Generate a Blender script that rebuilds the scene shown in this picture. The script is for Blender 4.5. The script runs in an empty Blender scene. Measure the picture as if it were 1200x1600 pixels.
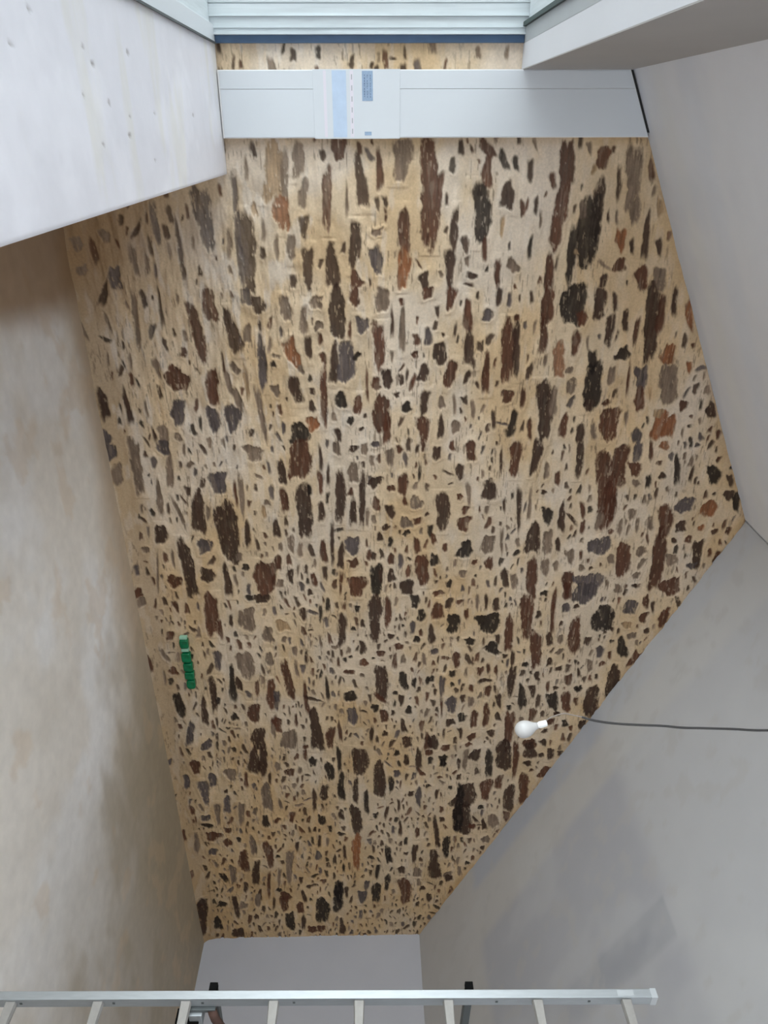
import bpy, bmesh, math, random
import numpy as np
from mathutils import Vector, Matrix

C = bpy.context.scene.collection
SC = bpy.context.scene

# ------------------------------------------------------------------ camera
# The phone was held on its side, so the picture's right-hand side is up in the room.
# X runs along the stone wall, Y into it, Z up.  Eye height 1.6 m.
EYE = 1.6
cam_data = bpy.data.cameras.new('camera')
cam = bpy.data.objects.new('camera', cam_data); C.objects.link(cam)
cam_data.sensor_fit = 'VERTICAL'; cam_data.sensor_height = 36.0; cam_data.sensor_width = 27.0
cam_data.lens = 1130.0 / 1600.0 * 36.0
cam_data.clip_start = 0.02
R = ((0.002490271, 0.883194076, 0.469001090),
     (-0.017192832, -0.468895408, 0.883086351),
     (0.999849091, -0.010262581, 0.014016930))
m = Matrix(((R[0][0], -R[0][1], -R[0][2], 0.0), (R[1][0], -R[1][1], -R[1][2], 0.0),
            (R[2][0], -R[2][1], -R[2][2], EYE), (0, 0, 0, 1)))
cam.matrix_world = m
SC.camera = cam

# ------------------------------------------------------------------ sky, daylight, exposure
world = bpy.data.worlds.new('world'); SC.world = world; world.use_nodes = True
bg = world.node_tree.nodes['Background']
bg.inputs['Color'].default_value = (0.90, 0.945, 1.0, 1); bg.inputs['Strength'].default_value = 7.9

def portal(name, loc, rot, sx, sy):
    l = bpy.data.lights.new(name, 'AREA'); l.shape = 'RECTANGLE'; l.size = sx; l.size_y = sy
    l.cycles.is_portal = True
    o = bpy.data.objects.new(name, l); C.objects.link(o); o.location = loc; o.rotation_euler = rot
    return o

SC.view_settings.view_transform = 'Standard'; SC.view_settings.look = 'None'
SC.view_settings.gamma = 1.0; SC.view_settings.use_curve_mapping = False
SC.view_settings.exposure = 0.0

# ------------------------------------------------------------------ room measures
D = 4.085                      # stone wall
XL, XW = -0.25, -0.355         # left wall face, window frame plane
XR = 6.61; EAVE = 1.98
RX, RZ = 2.268, 4.017          # ridge
LZ = 2.867                     # ceiling height over the left wall
SILL, HEAD = 0.87, 2.337
WY0, WY1 = -1.35, D             # window along the left wall
YB = -1.9                      # back wall
def ceil_z(x): return LZ + (x - XL) * (RZ - LZ) / (RX - XL) if x < RX else RZ - (x - RX) * (RZ - EAVE) / (XR - RX)

# portals for the daylight
portal('window_daylight', (-0.66, (WY0 + WY1) / 2, (SILL + HEAD) / 2), (0, math.radians(-90), 0), HEAD - SILL, WY1 - WY0)
BX0, BX1, BZ0, BZ1 = -.05, 1.15, .12, 2.35      # unseen opening added in the back wall for fill light, behind the camera
portal('fill_window_daylight', ((BX0 + BX1) / 2, YB - .12, (BZ0 + BZ1) / 2), (math.radians(90), 0, 0), BX1 - BX0, BZ1 - BZ0)

# ------------------------------------------------------------------ helpers
def lin(c):
    return tuple(((v / 255.0) / 12.92 if v <= 10 else (((v / 255.0) + 0.055) / 1.055) ** 2.4) for v in c)

def mat(name, col, rough=0.6, metal=0.0, noise=0.0, nscale=8.0, bump=0.0, bscale=60.0, attr=None, spec=0.5, stretch=None, trans=0.0, ior=1.45):
    mt = bpy.data.materials.new(name); mt.use_nodes = True
    nt = mt.node_tree; b = nt.nodes['Principled BSDF']
    b.inputs['Base Color'].default_value = (*col, 1); b.inputs['Roughness'].default_value = rough
    b.inputs['Metallic'].default_value = metal; b.inputs['Specular IOR Level'].default_value = spec
    b.inputs['Transmission Weight'].default_value = trans; b.inputs['IOR'].default_value = ior
    tc = nt.nodes.new('ShaderNodeTexCoord'); src = tc.outputs['Object']
    if stretch:
        mp = nt.nodes.new('ShaderNodeMapping'); mp.inputs['Scale'].default_value = stretch
        nt.links.new(src, mp.inputs['Vector']); src = mp.outputs['Vector']
    base = None
    if attr:
        a = nt.nodes.new('ShaderNodeAttribute'); a.attribute_name = attr; base = a.outputs['Color']
    if noise > 0 or attr:
        n = nt.nodes.new('ShaderNodeTexNoise'); n.inputs['Scale'].default_value = nscale; n.inputs['Detail'].default_value = 5
        nt.links.new(src, n.inputs['Vector'])
        mr = nt.nodes.new('ShaderNodeMapRange'); mr.inputs['To Min'].default_value = 1 - noise; mr.inputs['To Max'].default_value = 1 + noise
        mr.inputs['From Min'].default_value = .25; mr.inputs['From Max'].default_value = .75
        nt.links.new(n.outputs['Fac'], mr.inputs['Value'])
        vm = nt.nodes.new('ShaderNodeVectorMath'); vm.operation = 'SCALE'
        if base is None: vm.inputs[0].default_value = col
        else: nt.links.new(base, vm.inputs[0])
        nt.links.new(mr.outputs['Result'], vm.inputs['Scale'])
        nt.links.new(vm.outputs['Vector'], b.inputs['Base Color'])
    if bump > 0:
        n2 = nt.nodes.new('ShaderNodeTexNoise'); n2.inputs['Scale'].default_value = bscale; n2.inputs['Detail'].default_value = 4
        nt.links.new(src, n2.inputs['Vector'])
        bp = nt.nodes.new('ShaderNodeBump'); bp.inputs['Strength'].default_value = bump; bp.inputs['Distance'].default_value = 0.01
        nt.links.new(n2.outputs['Fac'], bp.inputs['Height']); nt.links.new(bp.outputs['Normal'], b.inputs['Normal'])
    return mt

def link(name, me, m_, parent=None, kind=None):
    o = bpy.data.objects.new(name, me); C.objects.link(o)
    if m_: me.materials.append(m_)
    if parent: o.parent = parent
    if kind: o['kind'] = kind
    return o

def bm_obj(name, bm, m_, parent=None, kind=None, bevel=0.0, smooth=False):
    bmesh.ops.recalc_face_normals(bm, faces=bm.faces)
    if bevel > 0:
        bmesh.ops.bevel(bm, geom=[e for e in bm.edges if e.is_manifold and e.calc_face_angle(0) > 0.5], offset=bevel, segments=2, affect='EDGES', profile=0.6)
    me = bpy.data.meshes.new(name); bm.to_mesh(me); bm.free()
    if smooth:
        for p in me.polygons: p.use_smooth = True
    return link(name, me, m_, parent, kind)

def add_box(bm, a, b, mtx=None):
    vs = [bm.verts.new((x, y, z)) for x in (a[0], b[0]) for y in (a[1], b[1]) for z in (a[2], b[2])]
    for f in ((0, 1, 3, 2), (4, 6, 7, 5), (0, 4, 5, 1), (2, 3, 7, 6), (0, 2, 6, 4), (1, 5, 7, 3)):
        bm.faces.new([vs[i] for i in f])
    if mtx: bmesh.ops.transform(bm, matrix=mtx, verts=vs)
    return vs

def box(name, a, b, m_, parent=None, kind=None, bevel=0.0, mtx=None):
    bm = bmesh.new(); add_box(bm, a, b, mtx)
    return bm_obj(name, bm, m_, parent, kind, bevel)

def prism_y(bm, pts, y0, y1):
    """closed outline in XZ pushed from y0 to y1"""
    a = [bm.verts.new((x, y0, z)) for x, z in pts]; b = [bm.verts.new((x, y1, z)) for x, z in pts]
    bm.faces.new(a); bm.faces.new(b[::-1])
    for i in range(len(pts)):
        j = (i + 1) % len(pts); bm.faces.new((a[i], b[i], b[j], a[j]))

def tube(bm, pts, radii, seg=16, cap=True):
    rings = []
    n = len(pts)
    for i, p in enumerate(pts):
        p = Vector(p)
        t = (Vector(pts[min(i + 1, n - 1)]) - Vector(pts[max(i - 1, 0)])).normalized()
        u = t.cross(Vector((0, 1, 0)));
        if u.length < .1: u = t.cross(Vector((1, 0, 0)))
        u.normalize(); v = t.cross(u)
        r = radii[i] if isinstance(radii, (list, tuple)) else radii
        rings.append([bm.verts.new(p + (u * math.cos(k * 2 * math.pi / seg) + v * math.sin(k * 2 * math.pi / seg)) * r) for k in range(seg)])
    for a, b in zip(rings, rings[1:]):
        for k in range(seg): bm.faces.new((a[k], a[(k + 1) % seg], b[(k + 1) % seg], b[k]))
    if cap: bm.faces.new(rings[0][::-1]); bm.faces.new(rings[-1])

def empty(name, loc, label, cat, group=None):
    o = bpy.data.objects.new(name, None); C.objects.link(o); o.location = loc; o.empty_display_size = .1
    o['label'] = label; o['category'] = cat
    if group: o['group'] = group
    return o

def tag(o, label, cat, group=None):
    o['label'] = label; o['category'] = cat
    if group: o['group'] = group
    return o

rng = np.random.default_rng(7)
def vnoise(u, v, su, sv, seed):
    """smooth value noise, 0..1, lattice cells su x sv metres"""
    r = np.random.default_rng(seed)
    L = r.random((256, 256))
    x = u / su; y = v / sv
    xi = np.floor(x).astype(int); yi = np.floor(y).astype(int)
    fx = x - xi; fy = y - yi
    fx = fx * fx * (3 - 2 * fx); fy = fy * fy * (3 - 2 * fy)
    a = L[xi % 256, yi % 256]; b = L[(xi + 1) % 256, yi % 256]; c = L[xi % 256, (yi + 1) % 256]; d = L[(xi + 1) % 256, (yi + 1) % 256]
    return (a * (1 - fx) + b * fx) * (1 - fy) + (c * (1 - fx) + d * fx) * fy

def fbm(u, v, su, sv, seed, octv=4):
    t = 0; amp = .5; s = 0
    for i in range(octv):
        t = t + amp * vnoise(u, v, su / 2 ** i, sv / 2 ** i, seed + i * 17); s += amp; amp *= .55
    return t / s

def sstep(a, b, x):
    t = np.clip((x - a) / (b - a), 0, 1); return t * t * (3 - 2 * t)

def grid_mesh(name, P, col, keep=None):
    """P: (n,m,3) points, col: (n,m,3) linear colours"""
    n, m_ = P.shape[:2]
    idx = np.arange(n * m_).reshape(n, m_)
    q = np.stack([idx[:-1, :-1], idx[1:, :-1], idx[1:, 1:], idx[:-1, 1:]], -1)
    if keep is not None: q = q[keep]
    q = q.reshape(-1, 4)
    used = np.zeros(n * m_, bool); used[q.ravel()] = True
    remap = np.cumsum(used) - 1
    V = P.reshape(-1, 3)[used]; Cc = col.reshape(-1, 3)[used]; q = remap[q]
    me = bpy.data.meshes.new(name)
    me.vertices.add(len(V)); me.vertices.foreach_set('co', V.astype(np.float32).ravel())
    me.loops.add(q.size); me.loops.foreach_set('vertex_index', q.astype(np.int32).ravel())
    me.polygons.add(len(q)); me.polygons.foreach_set('loop_start', (np.arange(len(q)) * 4).astype(np.int32))
    me.polygons.foreach_set('loop_total', np.full(len(q), 4, np.int32))
    me.polygons.foreach_set('use_smooth', np.ones(len(q), bool))
    me.update(calc_edges=True)
    a = me.color_attributes.new('tint', 'FLOAT_COLOR', 'POINT')
    rgba = np.ones((len(V), 4), np.float32); rgba[:, :3] = np.clip(Cc, 0, 1)
    a.data.foreach_set('color', rgba.ravel())
    return me

# ------------------------------------------------------------------ materials
M_STONE = mat('lime_pointed_stone', (.5, .4, .3), rough=.7, attr='tint', noise=.10, nscale=90, bump=.12, bscale=150, spec=.18)
M_FLOOR = mat('lime_concrete_floor', (.6, .55, .5), rough=.55, attr='tint', noise=.05, nscale=14, bump=.08, bscale=40, spec=.4)
M_BOARD = mat('taped_plasterboard', (.7, .7, .7), rough=.85, attr='tint', noise=.02, nscale=5, spec=.3)
M_PLASTER = mat('white_plaster', (.50, .50, .535), rough=.8, noise=.03, nscale=3, spec=.3)
M_BACKWALL = mat('dark_brown_back_wall', (.20, .165, .13), rough=.9, noise=.2, nscale=4, spec=.2)  # dark brown given to the unseen back wall to cut bounce light
M_REVEAL = mat('reveal_white_paint', (.66, .665, .69), rough=.7, noise=.02, nscale=3, spec=.3)
M_FACESHADE = mat('shaded_wall_face', (.46, .44, .425), rough=.9, noise=.03, nscale=3, spec=.2)  # duller tone for the shaded face over the window
M_PVC = mat('white_plastic', (.66, .69, .72), rough=.42, noise=.01, nscale=3)
M_PVC2 = mat('white_plastic_trim', (.83, .82, .81), rough=.45)
M_FILM = mat('blue_protective_film', (.055, .11, .20), rough=.4, noise=.1, nscale=12)
M_GASKET = mat('dark_green_gasket', (.05, .075, .07), rough=.6)
M_FRAME = mat('grey_frame_profile', (.42, .44, .45), rough=.45, noise=.03, nscale=8)
M_JAMB = mat('weathered_white_boards', (.60, .65, .67), rough=.6, noise=.10, nscale=5, stretch=(14, 1, .6))
M_ALU = mat('brushed_aluminium', (.43, .455, .47), rough=.5, metal=.75, noise=.06, nscale=20, stretch=(6, 6, 1))
M_RUNG = mat('pale_aluminium_rung', (.31, .295, .275), rough=.6, metal=.2, noise=.10, nscale=35)
M_DKSTEEL = mat('dark_grey_steel', (.10, .11, .11), rough=.5, metal=.4)
M_BLACK = mat('black_rubber', (.006, .006, .006), rough=.9, spec=.05)
M_BROWN = mat('brown_strap', (.07, .035, .025), rough=.8, noise=.2, nscale=40)
M_GREEN = mat('green_glass', (.0, .20, .075), rough=.12, noise=.2, nscale=30, trans=.25, ior=1.5)
M_GREENRIM = mat('pale_green_rim', (.30, .55, .40), rough=.5)
M_BULB = mat('opal_bulb', (.52, .51, .50), rough=.35)
M_SOCK = mat('white_lampholder', (.86, .86, .84), rough=.4)
M_CORD = mat('grey_cord', (.045, .043, .042), rough=.6)
M_WIRE = mat('light_wire', (.24, .20, .17), rough=.6)
M_LABELB = mat('blue_grey_label', (.30, .40, .54), rough=.5, noise=.12, nscale=60)
M_LABELL = mat('pale_blue_film', (.50, .61, .76), rough=.35, noise=.05, nscale=30)
M_LABELP = mat('pinkish_tape', (.74, .70, .76), rough=.5)
M_GAPSHADE = mat('gap_shade', (.03, .03, .03), rough=.9)
M_INK = mat('label_ink', (.12, .17, .27), rough=.6)

# ------------------------------------------------------------------ the stone wall
# each stone: centre along the wall, height, half length, half width (mm), tilt (deg), colour code
STONES = """
422,290,24,12,-6,d 447,468,98,14,1,c 396,546,41,13,6,d 580,578,150,12,1,d 415,721,144,37,5,c 384,639,34,7,-5,b 553,425,47,12,4,d 580,521,42,8,-1,g
629,323,73,14,5,g 711,206,57,28,-5,c 498,191,34,18,19,g 579,122,62,15,5,b 536,46,33,21,12,g 645,390,50,12,-5,g 679,432,37,8,-1,c 673,46,22,26,26,g
477,312,22,6,-10,b 533,652,32,8,-1,g 414,428,28,7,-5,b 191,1108,130,42,-4,t 227,1159,113,18,-3,g 396,1133,75,37,6,o 135,1235,79,26,-3,g
94,1441,49,29,2,b 246,1550,116,23,10,d 331,1373,141,21,-1,b 301,1252,66,20,-15,g 462,1245,54,18,-1,d 561,1171,59,20,-5,g 671,1256,103,25,-1,d
668,1388,107,31,4,d 564,1511,111,27,-8,d 735,1515,43,28,18,b 583,936,189,38,3,d 495,895,277,16,0,c 544,842,74,12,-2,g 483,1029,51,9,-1,g
596,1017,29,13,2,d 567,1094,58,11,-1,g 740,1172,34,15,-4,d 376,991,32,12,13,t 186,968,50,8,-2,g 677,835,20,8,-1,g 91,1546,29,12,2,b 336,1476,74,7,-2,g
192,1647,89,15,4,b 142,1763,91,39,2,g 311,1907,260,42,2,b 264,1962,60,13,0,b 87,2061,35,12,3,d 93,2192,52,21,47,b 202,2200,75,20,5,b
405,2183,141,37,4,k 576,2211,62,12,5,b 311,2312,64,30,1,d 161,2343,33,12,10,k 332,1996,26,7,1,d 479,2043,99,19,-1,d 678,2027,100,21,0,d
478,1778,99,27,1,b 673,1773,97,30,-1,o 492,1632,19,22,10,g 629,1627,67,31,11,c 718,2151,29,15,76,d 762,2136,25,8,82,d 702,2288,71,15,3,b
659,2367,43,23,39,g 379,2398,41,13,10,b 407,1678,34,5,3,b 342,1678,26,10,19,d 740,1889,39,21,17,d 467,2297,48,10,-4,t 151,2154,12,6,11,b
163,2606,104,36,7,b 411,2597,158,34,-7,b 242,2542,38,13,16,b 197,2422,51,14,5,d 92,2712,27,11,14,g 130,2789,48,30,-12,b 98,2836,15,9,-4,b
192,2749,21,10,-15,t 262,2967,168,31,8,g 338,2952,52,17,-2,g 259,2887,76,11,6,d 377,2793,140,27,0,d 481,2759,166,51,3,k 610,2685,158,21,-1,k
380,2716,41,17,3,g 534,2940,56,24,10,o 567,3006,37,11,10,d 513,3073,110,16,2,d 193,3044,46,13,12,b 369,3118,41,15,12,t 574,3154,44,13,17,d
665,2953,30,28,5,b 694,2570,87,21,1,b 654,2607,33,7,-6,g 742,2875,34,18,-10,d 730,3085,58,27,20,b 731,3180,55,33,-5,g 361,2467,40,10,6,d
571,2455,55,10,0,k 594,2706,14,9,14,t 357,2420,31,7,-7,b 418,2855,28,5,5,d 419,2901,35,7,8,g 430,2498,41,7,1,g 958,-7,77,11,13,g 955,129,51,9,10,g
941,284,145,15,-4,g 874,429,105,8,-1,d 1022,616,163,27,6,b 861,699,91,32,2,b 1282,465,66,52,54,b 1486,444,73,34,-8,c 1217,360,57,15,10,g
1423,26,91,19,-1,d 1619,1,51,23,12,c 1444,153,103,14,1,d 1182,216,45,7,0,g 1460,260,48,8,0,g 1626,284,46,9,6,d 1623,338,50,24,5,g 1644,423,29,20,7,g
1331,666,101,30,2,b 1528,648,73,31,3,c 1162,91,34,5,-4,g 817,907,46,29,12,c 862,970,49,32,8,d 888,1121,60,29,3,g 1011,814,117,29,10,d
956,1216,71,18,-3,g 850,1293,35,30,-3,g 912,1407,137,37,0,d 824,1506,48,23,-1,b 979,1545,43,30,-1,c 1011,1475,47,9,1,b 1193,968,146,22,-2,c
982,969,29,8,6,d 1088,1018,41,9,-7,g 1140,1144,79,32,27,o 1234,1188,31,13,14,g 1111,1237,63,18,4,d 1057,1303,29,13,8,b 1167,1320,30,16,8,b
1195,1380,109,22,-2,d 1196,1450,109,41,0,c 1158,1509,26,16,-45,k 1401,1312,173,18,-2,b 1224,804,36,19,32,g 1201,743,75,7,2,b 1311,761,67,15,10,g
1405,804,70,19,16,g 1525,762,77,38,-3,c 1313,865,89,13,2,t 1350,1146,79,27,10,d 1508,935,162,15,6,g 1360,1033,32,20,31,g 1199,1032,19,13,1,k
1362,1248,20,15,3,d 1456,1238,36,15,9,d 1569,1240,39,29,20,o 1418,1412,43,28,1,k 1455,1511,48,23,-6,b 1547,1467,22,19,-22,k 1330,1568,93,7,0,b
1622,1160,58,50,1,k 1592,1062,37,11,2,c 1641,1391,42,14,4,d 984,1301,20,26,44,g 1021,899,47,18,-1,g 1602,1531,12,14,-1,d 1519,1552,16,9,-1,d
839,1658,63,34,-3,g 809,1908,31,28,1,b 834,2039,56,23,-3,b 853,1764,22,13,19,b 1011,1772,123,15,-1,g 966,1713,79,9,1,d 1108,1640,122,28,1,b
933,2138,85,22,1,b 1115,2153,96,24,2,d 1050,1918,48,18,6,c 1064,1855,33,16,4,b 1149,1847,22,16,1,b 1147,1989,63,35,0,d 1268,2054,74,29,-9,b
1288,2152,41,14,-19,d 1263,2259,111,19,0,b 930,2249,32,23,-9,c 829,2306,49,14,4,d 846,2365,38,11,5,c 1134,2380,171,37,2,b 1130,2427,153,18,3,d
938,2415,18,14,5,b 1259,1896,50,25,-5,d 1296,1686,58,25,4,d 1322,1622,39,22,0,b 1300,1766,31,14,4,d 1316,1835,50,12,-21,b 1393,1744,16,14,7,d
1517,1653,109,46,1,b 1603,1684,82,19,-1,b 1442,1906,72,21,-2,d 1609,1900,78,29,3,b 1469,1802,30,23,19,k 1439,2008,36,15,2,g 1593,2010,70,15,-1,d
1460,2087,64,8,4,g 1598,2099,41,23,3,g 1485,2197,57,12,7,g 1403,2397,36,30,10,b 1551,2324,58,11,8,d 1581,2438,78,22,-7,k 1412,2489,59,14,1,b
910,1967,28,10,5,d 1038,2003,6,8,20,d 1117,2006,4,6,28,g 1163,1713,30,7,4,g 1496,2127,20,6,8,d 880,2582,98,32,2,b 1044,2575,95,20,5,b
881,2725,99,61,3,k 951,2785,43,25,7,b 864,2870,81,30,5,d 860,2954,49,13,6,d 1010,2949,87,23,1,d 967,3030,58,17,5,d 1022,3100,69,13,-3,b
987,3181,202,33,4,d 930,3226,104,18,4,b 859,3289,74,14,5,d 1150,3045,38,33,6,k 1086,2763,70,20,5,b 1190,2681,95,30,6,r 1188,2599,34,10,0,g
1198,2874,65,22,6,k 1350,2899,134,45,6,k 1466,2888,32,27,7,d 1283,2998,50,19,6,g 1304,3100,93,8,4,b 1300,3177,66,31,8,c 1429,3187,72,25,5,b
1343,2772,43,27,4,g 1250,2748,19,19,7,g 1160,3312,53,35,-10,o 1333,3344,113,46,5,g 1451,2990,23,15,133,b 1089,2832,37,6,7,g 1586,3030,96,48,9,b
1504,2631,174,38,3,d 1441,2675,88,18,-1,g 1592,2753,70,22,-3,b 1638,2860,58,23,3,d 1630,2937,51,13,12,g 1398,3245,40,7,10,t 1545,3127,45,10,4,g
1658,3205,43,27,12,c 1597,3333,87,36,-5,o 1610,2547,66,12,4,b 833,2486,32,8,9,d 1724,2,56,32,-10,c 1843,143,173,28,-3,g 1878,29,65,24,-3,g
1714,325,44,29,17,c 1869,341,105,20,-6,g 2050,252,122,16,-3,g 2153,484,134,37,-4,d 1950,608,62,28,5,c 2317,225,62,37,-1,d 2483,-26,49,13,0,d
2573,31,40,11,-3,c 2572,361,211,36,3,d 2407,494,48,41,24,c 2169,360,110,12,14,g 2683,261,46,43,-3,b 2630,485,51,42,-7,d 2502,273,64,10,0,g
2751,15,36,27,4,b 2617,155,153,7,-8,g 2426,107,20,21,-9,g 2166,543,46,12,-2,g 1826,469,25,15,134,g 1728,447,38,8,-2,g 1800,1148,120,59,-2,b
1753,868,51,43,4,g 1955,639,67,36,4,c 1884,1031,79,22,8,d 2076,1034,77,22,2,b 2308,655,214,62,1,d 2493,707,30,17,3,g 2043,767,144,15,-1,g
2324,781,91,18,-3,d 2027,732,85,10,0,b 2167,1158,176,41,2,d 2009,1197,36,12,0,k 1796,1276,81,10,0,d 1909,1317,66,9,-4,d 1724,1377,42,20,-2,g
1725,1482,17,24,12,d 1734,1545,34,20,-1,g 1889,1473,61,25,-3,g 2055,1388,167,28,-2,d 2089,1527,182,18,-1,d 2206,1558,65,10,-1,g 2168,1466,93,20,-3,d
1947,1577,31,12,-1,c 1957,1267,71,14,2,b 2069,1307,41,10,-5,k 2165,1266,65,18,-4,d 2279,971,62,18,4,d 2400,1058,58,18,1,g 2418,986,29,13,-4,g
2541,964,55,21,-4,b 2653,1038,56,15,-4,d 2461,1264,79,19,1,b 2405,1325,155,12,-1,d 2497,1381,94,19,-2,d 2419,1459,63,40,-5,c 2552,1460,31,30,15,b
2494,1567,40,17,5,b 2672,863,128,60,-4,b 2578,743,25,21,0,k 2674,613,123,20,4,d 2757,748,42,13,-2,c 2708,965,31,20,-4,g 2675,1193,47,19,10,b
2630,1270,51,15,-2,d 2714,1372,83,10,-3,b 2736,1482,73,48,-1,b 2678,668,46,10,5,g 2687,924,51,12,-4,b 2021,1456,27,14,-1,b 2778,1160,27,16,16,d
2161,898,46,12,5,t 2097,923,18,16,8,g 1701,1611,20,23,0,c 1791,1705,56,20,0,g 1736,1760,27,16,17,b 1799,1636,30,10,3,b 1721,1905,34,12,1,b
1764,1990,43,24,4,d 1718,2081,30,14,2,b 1749,2200,61,26,11,b 1820,2390,86,9,2,d 1804,2476,112,30,-1,b 1956,1609,33,38,47,d 1976,1784,67,27,-1,b
2093,1797,32,12,4,b 2103,1871,42,34,9,g 1906,1887,48,9,-1,k 1896,2138,53,22,1,d 2180,2044,126,35,3,d 2114,1616,46,20,0,b 2001,1706,22,24,0,b
2170,1706,47,21,10,d 2053,2202,77,12,5,g 2166,2185,28,17,-6,b 2265,2180,52,37,5,b 2018,2334,68,37,2,d 2069,2146,23,15,8,b 2163,2530,149,13,3,d
2128,2433,42,8,4,d 2251,1809,34,37,1,g 2242,1881,24,21,6,b 2287,1677,19,26,41,d 2353,1637,34,15,10,d 2327,1810,19,24,41,k 2398,1706,40,14,-12,k
2319,1964,43,15,2,k 2372,1988,39,15,11,b 2424,1879,54,18,6,b 2610,1918,112,40,5,b 2453,2198,59,37,1,k 2421,2350,63,38,0,g 2398,2437,88,10,4,g
2534,2000,45,28,-4,k 2526,1711,40,19,0,b 2542,1774,55,14,0,c 2574,2366,41,24,7,b 2504,1596,30,15,-1,d 2692,1612,118,34,0,k 2652,1715,47,23,11,d
2646,1644,61,13,-2,d 2746,1819,57,38,1,d 2643,2192,31,22,-5,g 2683,2480,68,23,8,d 2715,2545,57,22,7,g 2724,2103,31,20,-2,k 2796,2034,22,31,14,b
2487,2541,28,15,-45,k 2441,2064,30,15,10,b 2707,2018,8,9,2,d 2189,1940,8,13,31,d 2553,2269,17,18,89,b 2761,2196,26,11,8,c 2664,2280,10,9,3,k
1801,2602,109,24,-9,d 1813,2878,117,22,3,d 1859,3136,136,40,7,b 2036,3068,255,49,6,b 2096,3110,137,37,1,b 2257,3058,62,17,-8,g 1764,3230,65,24,8,c
1885,3234,49,30,7,b 1765,3312,65,12,6,b 1727,3388,26,23,10,o 1884,2679,53,14,6,g 1946,2753,45,17,6,b 2135,2596,111,10,0,g 2039,2678,15,15,-27,d
1884,3497,98,16,11,k 1970,3331,45,15,5,k 1931,3409,25,17,121,d 1982,3256,25,19,28,g 2101,3328,32,12,2,g 2207,3264,38,19,11,g 2025,3462,20,10,22,g
2205,2716,62,29,10,k 2217,2812,99,19,2,d 2231,2876,51,11,41,d 2175,2942,58,15,13,b 2298,2955,48,15,7,b 2329,3144,18,18,121,b 2267,3490,114,38,4,b
2554,3493,221,39,1,b 2372,2641,106,39,-1,d 2406,2739,83,27,4,g 2431,2812,49,15,7,d 2521,2902,51,24,12,g 2507,2971,35,10,4,b 2440,3088,72,55,101,c
2540,3176,36,18,12,g 2542,3258,116,43,8,b 2492,3368,28,26,58,g 2275,3395,48,16,10,g 2682,2661,144,32,4,b 2605,2744,66,22,6,g 2590,2812,41,15,6,g
2736,2913,94,29,5,b 2608,2986,26,17,7,g 2614,3051,12,13,29,d 2748,3056,83,71,1,c 2674,3368,26,21,9,g 2550,3584,42,33,16,g 2776,3617,68,55,21,b
2757,3390,16,17,9,g 2776,3261,40,15,21,g 2733,3176,26,9,8,g 2283,3313,48,12,9,g 2811,2757,21,22,6,k 2407,3578,17,17,106,d 2956,474,162,40,0,b
3091,520,83,15,0,b 2891,241,48,14,8,b 2830,24,32,26,-1,g 3007,730,93,34,2,g 2995,674,60,19,-3,g 3015,603,49,12,-1,d 2831,831,32,44,3,d
2819,745,21,22,7,k 3130,168,39,22,-8,b 3343,2,75,14,2,b 3445,147,35,28,-1,b 3357,473,82,24,-6,c 3402,670,113,52,9,g 3135,851,67,31,-1,g
3351,841,58,23,-2,g 3573,556,157,20,-4,k 3578,602,55,24,9,d 3680,405,148,22,-1,d 3741,433,37,14,-3,k 3767,145,106,31,2,k 3840,322,127,21,-1,d
4050,189,113,24,-10,c 3894,541,38,21,-2,k 3865,689,83,38,-2,b 3681,832,129,28,0,b 3949,403,45,9,0,d 4120,701,106,44,0,d 3997,827,98,19,-4,g
4177,300,27,59,59,c 3509,76,66,8,-2,g 3865,-16,57,7,-4,g 4006,479,13,14,41,k 2891,1277,53,15,-2,k 2958,1104,49,19,5,d 3059,954,44,36,2,t
2960,1223,70,11,-1,k 3100,1369,133,24,-1,d 3001,1601,191,36,-2,d 2957,1689,113,22,0,b 2920,1478,27,16,-1,k 3089,1448,22,14,-1,k 3046,1511,33,13,-1,d
2867,1876,53,26,-1,k 2986,1922,54,24,-1,k 3090,1862,50,16,-2,c 3163,1712,20,20,0,d 3259,1512,57,21,4,d 3392,1519,30,26,8,b 3312,1639,29,25,9,b
3257,1767,29,27,9,b 3191,1895,28,20,-4,k 3135,1921,28,13,6,b 3390,1740,70,15,0,b 3366,1382,17,15,-2,k 3343,1424,12,12,-1,k 3478,1411,37,18,89,b
3376,1949,53,14,4,g 3545,963,169,28,6,b 3279,1028,40,18,0,g 3448,1031,71,11,6,g 3338,1106,64,9,-1,d 3203,1213,51,8,5,g 3389,1335,41,10,5,b
3250,1315,17,23,6,g 3645,1245,110,13,1,k 3717,1084,149,14,1,b 3580,1643,145,42,0,d 3725,1628,66,16,40,b 3570,1804,87,24,11,k 3589,1882,42,15,1,k
3709,1410,50,40,4,k 3898,1420,77,34,2,c 3825,1594,39,24,14,k 3909,1661,58,26,0,b 3753,1789,50,19,0,d 3855,1845,38,21,-3,k 3572,1980,36,14,1,k
4038,1145,198,37,6,d 4124,1248,100,26,-2,b 4065,1324,93,13,4,b 4131,935,87,54,-4,g 3942,997,64,11,-1,b 3845,953,44,6,2,g 4096,1565,79,13,-2,d
4091,1670,21,23,70,d 4009,1806,66,18,9,d 4182,1837,55,30,11,d 4172,1995,81,25,1,b 3878,1728,26,12,0,d 3737,868,87,19,-3,c 3984,857,72,29,4,b
3684,1744,17,16,0,k 3218,1825,11,12,1,g 3358,1584,7,12,141,k 3510,1499,17,17,-1,g 3072,1797,9,9,1,k 4213,1055,20,20,-10,b 3813,1298,32,11,-2,g
3725,1981,43,11,-2,b 2950,2032,70,34,0,b 2881,2111,43,20,-9,d 2880,2367,59,11,4,d 2879,2303,59,11,1,g 2897,2434,53,20,-1,d 3006,2656,181,36,4,b
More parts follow.
